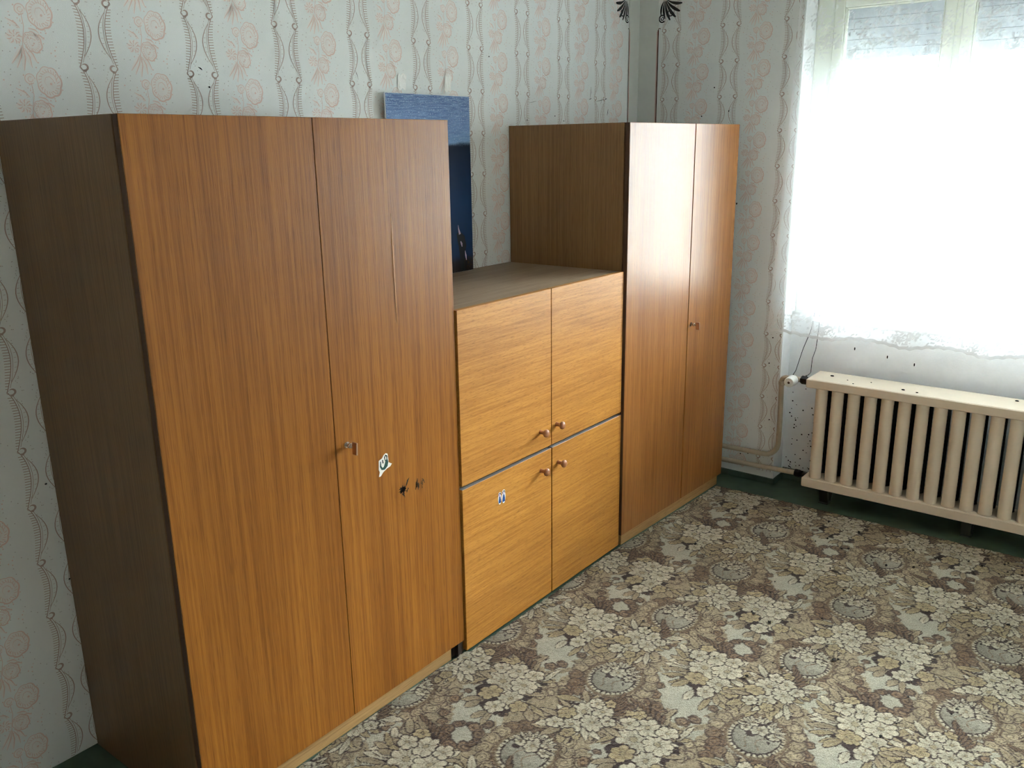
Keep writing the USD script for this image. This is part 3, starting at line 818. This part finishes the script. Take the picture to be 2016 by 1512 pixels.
col = YARN[ii, jj]
nx_, ny_ = X.shape
idx = np.arange(nx_ * ny_).reshape(nx_, ny_)
q = np.stack([idx[:-1, :-1], idx[:-1, 1:], idx[1:, 1:], idx[1:, :-1]], -1).reshape(-1, 4)
V = np.stack([X, Y, Z], -1).reshape(-1, 3)
# turned-down border so that the carpet has its thickness
bord = np.concatenate([idx[:, 0], idx[-1, 1:], idx[::-1, -1][1:], idx[0, ::-1][1:]])
low_v = V[bord].copy(); low_v[:, 2] = FZ + 0.0005
n0 = len(V)
kk = np.arange(len(bord) - 1)
q = np.vstack([q, np.stack([bord[:-1], bord[1:], n0 + kk + 1, n0 + kk], 1)])
V = np.vstack([V, low_v]); col = np.vstack([col.reshape(-1, 3), col.reshape(-1, 3)[bord] * 0.6])
f0 = q[0]
nrm0 = np.cross(V[f0[1]] - V[f0[0]], V[f0[2]] - V[f0[0]])
if nrm0[2] < 0:
    q = q[:, ::-1]
cg = usdkit.mesh(stage, '/World/carpet', (V, q), M['carpet'], smooth=True)
from pxr import Vt
UsdGeom.PrimvarsAPI(cg).CreatePrimvar('pile', Sdf.ValueTypeNames.Color3fArray, 'vertex').Set(Vt.Vec3fArray.FromNumpy(col.astype(np.float32)))
tag(cg.GetPrim(), 'worn brown and cream carpet woven with flowers, scrolls and medallions', 'carpet')

# crumbs scattered on the carpet and on the radiator
cm = []
for k in range(95):
    x, y = 1.35 + 1.5 * rng.random() ** 0.7, -0.75 - 1.5 * rng.random() ** 0.8
    s = 0.0024 + 0.0030 * rng.random() ** 2
    c = trimesh.creation.icosphere(1, 1.0)
    c.vertices *= (1 + 0.3 * rng.normal(size=(len(c.vertices), 1))) * [s * 1.2, s, s * 0.6]
    c.apply_translation((x, y, 0.0005 + 0.6 * s)); cm.append(c)
cr_o = obj('floor_crumbs', join(cm), M['crumb'], kind='stuff')
tag(cr_o, 'dark crumbs of dirt scattered over the carpet near the window', 'dirt')
cm = []
for (x, y, s) in ((3.06, -1.10, 0.007), (3.00, -1.43, 0.006), (2.99, -1.49, 0.004), (3.09, -1.86, 0.006), (3.03, -1.18, 0.003), (3.05, -1.28, 0.003), (2.98, -1.22, 0.003)):
    c = trimesh.creation.icosphere(1, 1.0); c.vertices *= [s * 0.7, s * 1.3, s * 0.5]; c.apply_translation((x, y, 0.608 + s * 0.4)); cm.append(c)
tag(obj('flake_litter', join(cm), M['crumb'], kind='stuff'), 'dark flakes lying on the radiator cover', 'dirt')

# ------------------------------------------------------------------ cabinets


def slab(parent, name, x0, x1, ya, yb, z0, z1, mat, th=T, label=None):
    """A door leaf: front face from (x0, ya) to (x1, yb)."""
    b = 0.0012
    mm = box(0, 1, 0, 1, 0, 1)
    pts = []
    L_ = math.hypot(x1 - x0, yb - ya)
    ux, uy = (x1 - x0) / L_, (yb - ya) / L_
    base = box(0, L_, 0, th, z0, z1, b)
    v = base.vertices
    w = np.stack([x0 + ux * v[:, 0] - uy * v[:, 1], ya + uy * v[:, 0] + ux * v[:, 1], v[:, 2]], 1)
    return obj(name, trimesh.Trimesh(w, base.faces, process=False), mat, parent, label=label)


def key_at(label, p, tilt):
    """A wardrobe key in its lock: shaft out of the door, flat bow turned down."""
    k = thing('key', label, 'key', p)
    obj('shaft', cyl((0, 0.012, 0), (0, -0.022, 0), 0.0034, 14), M['chrome'], k, smooth=40)
    obj('collar', join([cyl((0, -0.006, 0), (0, -0.013, 0), 0.0075, 20), cyl((0, -0.0165, 0), (0, -0.0195, 0), 0.0058, 18)]), M['chrome'], k, smooth=40)
    bow = box(-0.0026, 0.0026, -0.039, -0.020, -0.022, 0.013, 0.0012)
    bow.apply_transform(trimesh.transformations.rotation_matrix(math.radians(tilt), [0, 1, 0]))
    obj('bow', bow, M['copper'], k, label='flat rectangular bow of the key')
    return k


# ---- tall wardrobe on the left
w1 = thing('wardrobe', 'tall orange two-door wardrobe at the left with green sticker and pen scribbles on its door', 'wardrobe', (0, 0, FZ))
o1 = np.array([0, 0, FZ])
CB = -D + 0.0255                 # front of the carcass


def A(mm, o=o1):
    mm = mm.copy(); mm.apply_translation(-np.asarray(o, float)); return mm


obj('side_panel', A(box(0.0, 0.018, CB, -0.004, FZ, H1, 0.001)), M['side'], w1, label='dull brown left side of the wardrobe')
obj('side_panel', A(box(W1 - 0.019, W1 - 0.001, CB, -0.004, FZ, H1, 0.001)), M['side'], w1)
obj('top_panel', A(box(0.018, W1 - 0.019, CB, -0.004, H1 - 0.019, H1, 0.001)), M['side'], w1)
obj('bottom_panel', A(box(0.018, W1 - 0.019, CB, -0.010, 0.045, 0.063)), M['inside'], w1)
obj('back_panel', A(box(0.018, W1 - 0.019, -0.010, -0.004, 0.02, H1 - 0.019)), M['inside'], w1)
obj('plinth', A(box(0.019, W1 - 0.055, CB - 0.012, CB + 0.006, FZ, 0.0445, 0.001)), M['plinth'], w1, label='raw pale wood plinth under the doors')
obj('broken_corner', A(join([box(W1 - 0.054, W1 - 0.019, CB - 0.004, CB + 0.02, FZ, 0.040), box(W1 - 0.030, W1 - 0.010, -D + 0.004, -D + 0.02, FZ, 0.052)])), M['hole'], w1, label='dark broken corner of the plinth')


def slab1(*a, **k):
    return slab(*a, **k)


def local_slab(parent, name, x0, x1, ya, yb, z0, z1, mat, o, label=None):
    return slab(parent, name, x0 - o[0], x1 - o[0], ya - o[1], yb - o[1], z0 - o[2], z1 - o[2], mat, label=label)


da = local_slab(w1, 'door', 0.0005, 0.4990, -D, -D, 0.045, H1, M['door_orange'], o1)
db = local_slab(w1, 'door', 0.5003, W1 - 0.0008, -D, -D, 0.045, H1, M['door_orange'], o1)
obj('edge_band', A(box(-0.0004, 0.0006, -D + 0.001, -D + T, 0.046, H1 - 0.001)), M['edge'], da, label='dark left edge of the door')
# raised split in the veneer of the right leaf
s = np.linspace(0, 1, 24)
zz = 1.500 + (1.19 - 1.500) * s
wv = 0.0070 * np.sin(np.pi * (0.04 + 0.93 * s ** 0.8)) ** 0.8
xx = 0.7535 - 0.0010 * np.sin(s * 5)
ring_v, ring_f = [], []
for k in range(24):
    for a in (-1, -0.4, 0.25, 1):
        ring_v.append((xx[k] + a * wv[k] * 0.5, -D - (0.0020 * (wv[k] / 0.0070) if abs(a) < 1 else -0.0003), zz[k]))
for k in range(23):
    for j in range(3):
        a = k * 4 + j
        ring_f += [[a, a + 4, a + 5], [a, a + 5, a + 1]]
obj('veneer_split', A(trimesh.Trimesh(ring_v, ring_f, process=False)), M['scar'], db, label='raised pale split in the veneer')


def flat(pr, y, o):
    uv, f = pr.uv()
    return (np.stack([uv[:, 0], np.full(len(uv), y), uv[:, 1]], 1) - np.asarray(o), f)


def cut(poly, y0, th, o):
    return A(prism(poly, y0, y0 - th), o)


# sticker: a white die-cut shape with a green curl
cx, cz, kx, kz = 0.676, 0.789, 0.86, 0.68
outl = [(-0.029, -0.050), (-0.024, -0.030), (-0.028, -0.018), (-0.026, 0.022), (-0.010, 0.028), (-0.002, 0.040), (0.008, 0.045), (0.016, 0.040), (0.018, 0.020), (0.019, 0.000), (0.028, -0.008), (0.034, -0.012), (0.026, -0.022), (0.010, -0.026), (-0.008, -0.036), (-0.020, -0.050)]
st = obj('sticker', cut([(cx + a * kx, cz + b * kz) for a, b in outl], -D - 0.0002, 0.0004, o1), M['sticker_white'], db, label='white die-cut sticker with a green curved figure')
g1, g2 = Print(), Print()
q5 = lambda pts: [(cx + a * kx, cz + b * kz) for a, b in pts]
g1.stroke(q5([(-0.018, 0.016), (-0.019, -0.006), (-0.013, -0.019), (-0.003, -0.020), (0.006, -0.010), (0.010, 0.004), (0.009, 0.016)]), [0.003, 0.006, 0.007, 0.010, 0.014, 0.013, 0.008])
g2.stroke(q5([(0.003, 0.012), (0.001, 0.028), (0.006, 0.036), (0.012, 0.030), (0.011, 0.016)]), [0.002, 0.004, 0.005, 0.005, 0.003])
g2.stroke(q5([(-0.009, 0.020), (-0.007, 0.004)]), 0.004)
obj('print', flat(g1, -D - 0.0008, o1), M['sticker_green'], db)
obj('print', flat(g2, -D - 0.0009, o1), M['sticker_dark'], db)
pen = Print()
rp = random.Random(9)
for k in range(64):
    a = rp.random() * 6.283
    c = (0.744 + rp.gauss(0, 0.0065), 0.682 + rp.gauss(0, 0.0075)); h = 0.003 + 0.003 * rp.random()
    pen.stroke([(c[0] - h * math.cos(a), c[1] - h * math.sin(a)), (c[0] + 0.001, c[1] + 0.001), (c[0] + h * math.cos(a + 0.5), c[1] + h * math.sin(a + 0.5))], 0.0022)
for k in range(7):
    pen.stroke([(0.757 + 0.001 * k, 0.690 + 0.003 * k), (0.764 + 0.0015 * k, 0.699 + 0.0025 * k)], 0.0018)
pf = Print()
for k in range(16):
    c = (0.806 + rp.gauss(0, 0.006), 0.686 + rp.gauss(0, 0.010))
    pf.stroke([c, (c[0] + rp.gauss(0, 0.003), c[1] - 0.007 - 0.008 * rp.random())], 0.0024)
for k in range(12):
    c = (0.831 + rp.gauss(0, 0.004), 0.681 + rp.gauss(0, 0.006)); a = rp.random() * 6.3
    pf.stroke([c, (c[0] + 0.006 * math.cos(a), c[1] + 0.007 * math.sin(a))], 0.0022)
obj('pen_scribble', flat(pen, -D - 0.0005, o1), M['pen'], db, label='dense black pen scribble')
obj('pen_scribble', flat(pf, -D - 0.0005, o1), M['pen_faint'], db, label='fainter pen scribble')
obj('lock_plate', A(lathe([[0, 0.003], [0.0045, 0.003], [0.0085, 0.0022], [0.0095, 0], [0, 0]], (0.540, -D, 0.886), (0, -1, 0), 20)), M['chrome'], db, smooth=40, label='round chrome lock plate')
key_at('key with coppery bow in the left wardrobe lock', (0.540, -D - 0.003, 0.886), 4)

# ---- low cabinet in the middle
mo = np.array([M0, 0, FZ])
mc = thing('sideboard', 'low honey-coloured cabinet with four knobbed doors between the two wardrobes', 'cabinet', tuple(mo))
CM = -DM + T + 0.003
obj('side_panel', A(box(M0 + 0.003, M0 + 0.021, CM, -0.004, FZ, H2 - 0.0195, 0.001), mo), M['side'], mc)
obj('side_panel', A(box(M1 - 0.022, M1 - 0.004, CM, -0.004, FZ, H2 - 0.0195, 0.001), mo), M['side'], mc)
obj('top_panel', A(box(M0 + 0.003, M1 - 0.004, CM, -0.004, H2 - 0.019, H2 - 0.001, 0.001), mo), M['top'], mc, label='dusty brown top of the cabinet')
obj('middle_shelf', A(box(M0 + 0.021, M1 - 0.022, CM, -0.012, 0.590, 0.608), mo), M['inside'], mc)
obj('bottom_panel', A(box(M0 + 0.021, M1 - 0.022, CM, -0.012, 0.03, 0.048), mo), M['inside'], mc)
obj('back_panel', A(box(M0 + 0.021, M1 - 0.022, -0.010, -0.004, 0.02, H2 - 0.02), mo), M['inside'], mc)
SP = M0 + 0.5107
G = 0.0018
leaves = {}
for nm, x0, x1, z0, z1 in (('ul', M0 + 0.005, SP - G, 0.6065, H2), ('ur', SP + G, M1 - 0.007, 0.6065, H2), ('ll', M0 + 0.005, SP - G, 0.003, 0.5945), ('lr', SP + 2.2 * G, M1 - 0.005, 0.003, 0.5945)):
    leaves[nm] = local_slab(mc, 'door', x0, x1, -DM, -DM, z0, z1, M['door_honey'], mo)
prof = [[0, 0.0365], [0.005, 0.0362], [0.0095, 0.0350], [0.0132, 0.0320], [0.0148, 0.0280], [0.0142, 0.0238], [0.0112, 0.0205], [0.0082, 0.0180], [0.0070, 0.0145], [0.0070, 0.0070], [0.0078, 0.0030], [0.0086, 0.0], [0, 0]]
for nm, x, z in (('ul', 1.455, 0.668), ('ur', 1.557, 0.671), ('ll', 1.458, 0.518), ('lr', 1.569, 0.517)):
    kb = lathe(prof, (x - 0.014, -DM, z + 0.008), (0, -1, 0), 28)
    obj('knob', A(kb, mo), M['knob'], leaves[nm], smooth=35, label='turned brown knob')
for nm, x0, x1 in (('ll', M0 + 0.006, SP - G - 0.001), ('lr', SP + 2.2 * G + 0.001, M1 - 0.006)):
    obj('edge_band', A(box(x0, x1, -DM + 0.0008, -DM + T - 0.001, 0.5935, 0.5952), mo), M['grey_edge'], leaves[nm], label='grey unveneered top edge of the door')
# two little blue-dressed figures on a white-edged sticker
f1, f2, f3, f4 = Print(), Print(), Print(), Print()
for (cx, s_) in ((1.200, 1.0), (1.222, 1.12)):
    cz = 0.502
    f1.blob((cx, cz - 0.003), 0.0095 * s_, 0.021 * s_, n=16); f1.blob((cx, cz + 0.014 * s_), 0.008 * s_, n=14)
    f2.stroke([(cx + 0.0005, cz + 0.006), (cx, cz - 0.006), (cx, cz - 0.018 * s_)], [0.006, 0.011 * s_, 0.014 * s_])
    f3.blob((cx, cz + 0.010 * s_), 0.0052 * s_, n=12)
    f4.stroke(arc((cx, cz + 0.012 * s_), 0.0056 * s_, -0.2, 3.4, 9), 0.0028)
l2 = leaves['ll']
for nm, pr, mt, o in (('sticker', f1, 'sticker_white', 0.0004), ('print', f2, 'sticker_blue', 0.0007), ('print', f3, 'sticker_lilac', 0.0007), ('print', f4, 'sticker_dark', 0.0009)):
    obj(nm, flat(pr, -DM - o, mo), M[mt], l2, label='small sticker of two figures in blue' if nm == 'sticker' else None)

# ---- tall wardrobe on the right (its front stands a little askew)
ro = np.array([M1, 0, FZ])
w3 = thing('wardrobe', 'tall glossy two-door wardrobe standing at the right in the corner by the window', 'wardrobe', tuple(ro))


def yf(x):
    return -(D3a + (D3b - D3a) * (x - M1) / (R1 - M1))


BK = 0.0255
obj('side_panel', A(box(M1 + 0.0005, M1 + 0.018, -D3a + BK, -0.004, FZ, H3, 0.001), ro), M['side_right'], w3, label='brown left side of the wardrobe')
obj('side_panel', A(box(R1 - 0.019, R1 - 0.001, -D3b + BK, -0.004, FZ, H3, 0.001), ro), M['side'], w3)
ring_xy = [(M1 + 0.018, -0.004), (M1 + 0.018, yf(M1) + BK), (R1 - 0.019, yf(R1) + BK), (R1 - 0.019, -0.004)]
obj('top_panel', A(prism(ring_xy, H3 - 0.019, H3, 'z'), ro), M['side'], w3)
obj('bottom_panel', A(prism(ring_xy, 0.047, 0.065, 'z'), ro), M['inside'], w3)
obj('back_panel', A(box(M1 + 0.018, R1 - 0.019, -0.0039, -0.001, 0.02, H3 - 0.02), ro), M['inside'], w3)
local_slab(w3, 'plinth', M1 + 0.020, R1 - 0.02, yf(M1) + 0.012, yf(R1) + 0.012, FZ, 0.0465, M['plinth'], ro, label='pale wood plinth under the doors')
xs3 = M1 + 0.5157
d30 = local_slab(w3, 'door', M1 + 0.0005, xs3 - 0.0030, yf(M1), yf(xs3), 0.047, H3, M['door_right'], ro)
d3 = local_slab(w3, 'door', xs3 + 0.0030, R1 - 0.0005, yf(xs3), yf(R1), 0.047, H3, M['door_right'], ro)
obj('edge_band', A(box(M1 - 0.0004, M1 + 0.0006, -D3a + 0.001, -D3a + T, 0.048, H3 - 0.001), ro), M['edge'], d30, label='dark left edge of the door')
lx = xs3 + 0.030
obj('lock_plate', A(lathe([[0, 0.003], [0.0045, 0.003], [0.0085, 0.0022], [0.0095, 0], [0, 0]], (lx, yf(lx), 0.886), (0, -1, 0), 20), ro), M['edge'], d3, smooth=40, label='round dark lock plate')
key_at('key with pale bow in the right wardrobe lock', (lx, yf(lx) - 0.003, 0.886), -8)

# ------------------------------------------------------------------ picture board standing on the low cabinet
PY = -0.026
po = np.array([1.50, PY, H2])
pz0, pz1, px0, px1 = H2 - 0.0006, 1.862, 1.286, 1.739
M['poster'] = usdkit.material(stage, L + 'night_print', {
    'g': ('geometry', {}), 's': ('separate_xyz', {}), 'mp': ('mapping', dict(scale=(16, 1, 260))), 'n': ('noise_texture', dict(scale=1.0, detail=4.0, roughness=0.7)),
    'mq': ('mapping', dict(scale=(160, 1, 190))), 'n2': ('noise_texture', dict(scale=1.0, detail=2.0)), 'r2': ('rgb_ramp', dict(ramp=[(0.58, (0, 0, 0)), (0.66, (1, 1, 1))])),
    'm3': ('mapping', dict(scale=(9, 1, 5))), 'n3': ('noise_texture', dict(scale=1.0, detail=3.0)),
    'mz': ('map_range', dict(from_min=1.19, from_max=1.87, clamp=True)),
    'ad': ('math', dict(math_type='multiply_add', value2=0.05, value3=-0.025)), 'ad2': ('math', dict(math_type='add')),
    'rz': ('rgb_ramp', dict(ramp=[(0.0, srgb(46, 34, 34)), (0.06, srgb(40, 38, 48)), (0.10, srgb(26, 56, 96)), (0.40, srgb(26, 58, 98)), (0.64, srgb(20, 40, 70)), (0.725, srgb(16, 34, 60)), (0.74, srgb(120, 158, 206)), (0.80, srgb(92, 124, 180)), (0.90, srgb(66, 98, 152)), (1.0, srgb(48, 76, 126))])),
    'rs': ('rgb_ramp', dict(ramp=[(0.42, (0, 0, 0)), (0.66, (1, 1, 1))])), 'mb': ('map_range', dict(from_min=1.675, from_max=1.69, clamp=True)),
    'mm': ('math', dict(math_type='multiply')), 'm4': ('math', dict(math_type='multiply', value2=0.55)),
    'x': ('mix_color', dict(b=srgb(150, 186, 226))), 'x2': ('mix_color', dict(b=srgb(196, 214, 234))), 'm5': ('math', dict(math_type='multiply')), 'm6': ('math', dict(math_type='multiply', value2=0.5)),
    'p': ('principled_bsdf', dict(roughness=0.5, specular_ior_level=0.3))},
    [('g.position', 's.vector'), ('g.position', 'mp.vector'), ('mp.vector', 'n.vector'), ('g.position', 'mq.vector'), ('mq.vector', 'n2.vector'), ('g.position', 'm3.vector'), ('m3.vector', 'n3.vector'),
     ('s.z', 'mz.value'), ('n3.fac', 'ad.value1'), ('ad.value', 'ad2.value1'), ('mz.result', 'ad2.value2'), ('ad2.value', 'rz.fac'),
     ('n.fac', 'rs.fac'), ('s.z', 'mb.value'), ('rs.color', 'mm.value1'), ('mb.result', 'mm.value2'), ('mm.value', 'm4.value1'), ('m4.value', 'x.fac'), ('rz.color', 'x.a'),
     ('n2.fac', 'r2.fac'), ('r2.color', 'm5.value1'), ('mb.result', 'm5.value2'), ('m5.value', 'm6.value1'), ('m6.value', 'x2.fac'), ('x.result', 'x2.a'), ('x2.result', 'p.base_color')], surface='p.BSDF')
pic = thing('picture_board', 'dark blue night picture on board standing against the wall behind the cabinets', 'picture', tuple(po))
obj('board', A(box(px0, px1, PY, PY + 0.006, pz0, pz1, 0.0006), po), M['card_edge'], pic, label='white card board behind the print')
obj('print', A(box(px0 + 0.002, px1 - 0.0005, PY - 0.0006, PY, pz0 + 0.001, pz1 - 0.002), po), M['poster'], pic, label='glossy dark blue print, paler and scratched at the top')
sil, pal, lit = Print(), Print(), Print()
sil.stroke([(1.676, 1.19), (1.672, 1.25), (1.676, 1.29), (1.668, 1.32), (1.650, 1.345)], [0.030, 0.028, 0.046, 0.046, 0.02])
pal.stroke([(1.664, 1.31), (1.670, 1.30), (1.672, 1.288)], [0.006, 0.010, 0.004])
pal.stroke([(1.652, 1.375), (1.654, 1.36), (1.661, 1.338)], [0.002, 0.006, 0.012])
pal.stroke([(1.690, 1.270), (1.694, 1.25), (1.697, 1.232)], [0.003, 0.009, 0.004])
for k in range(46):
    lit.blob((1.682 + 0.052 * r_.random(), 1.195 + 0.05 * r_.random() ** 1.4), 0.0016 + 0.002 * r_.random(), n=5)
pals = []
for k in range(3):
    q_ = Print(); q_.add(pal.v[k], pal.f[k] - sum(len(v) for v in pal.v[:k])); pals.append(q_)
for nm, pr, mt, o in (('silhouette', sil, 'sticker_dark', 0.0010), ('highlight', pals[0], 'sticker_lilac', 0.0013), ('highlight', pals[1], 'sticker_lilac', 0.0013), ('highlight', pals[2], 'sticker_lilac', 0.0013), ('speckle', lit, 'pen_faint', 0.0010)):
    uv, f = pr.uv()
    obj(nm, (np.stack([uv[:, 0], np.full(len(uv), PY - o), uv[:, 1]], 1) - po, f), M[mt], pic, kind='stuff' if nm == 'speckle' else None)
for i, (x, z, w, h, lab) in enumerate(((1.397, 1.902, 0.040, 0.052, 'crumpled clear tape scrap on the wallpaper above the picture, left of two'), (1.645, 1.906, 0.036, 0.056, 'crumpled clear tape scrap on the wallpaper above the picture, right of two'))):
    n = 9
    U, Vv = np.meshgrid(np.linspace(-0.5, 0.5, n), np.linspace(-0.5, 0.5, n), indexing='ij')
    hh = 0.0012 + 0.005 * np.abs(meshkit.noise(np.stack([U * 4 + i * 7, Vv * 4, U * 0], -1), 3) - 0.3)
    vv = np.stack([x + U * w + 0.006 * Vv, -hh - 0.0008, z + Vv * h + 0.004 * np.sin(U * 9)], -1).reshape(-1, 3)
    idx = np.arange(n * n).reshape(n, n)
    q = np.stack([idx[:-1, :-1], idx[1:, :-1], idx[1:, 1:], idx[:-1, 1:]], -1).reshape(-1, 4)
    tag(obj('tape_scrap', (vv, q), M['tape']), lab, 'tape', 'tape scraps on the wall')
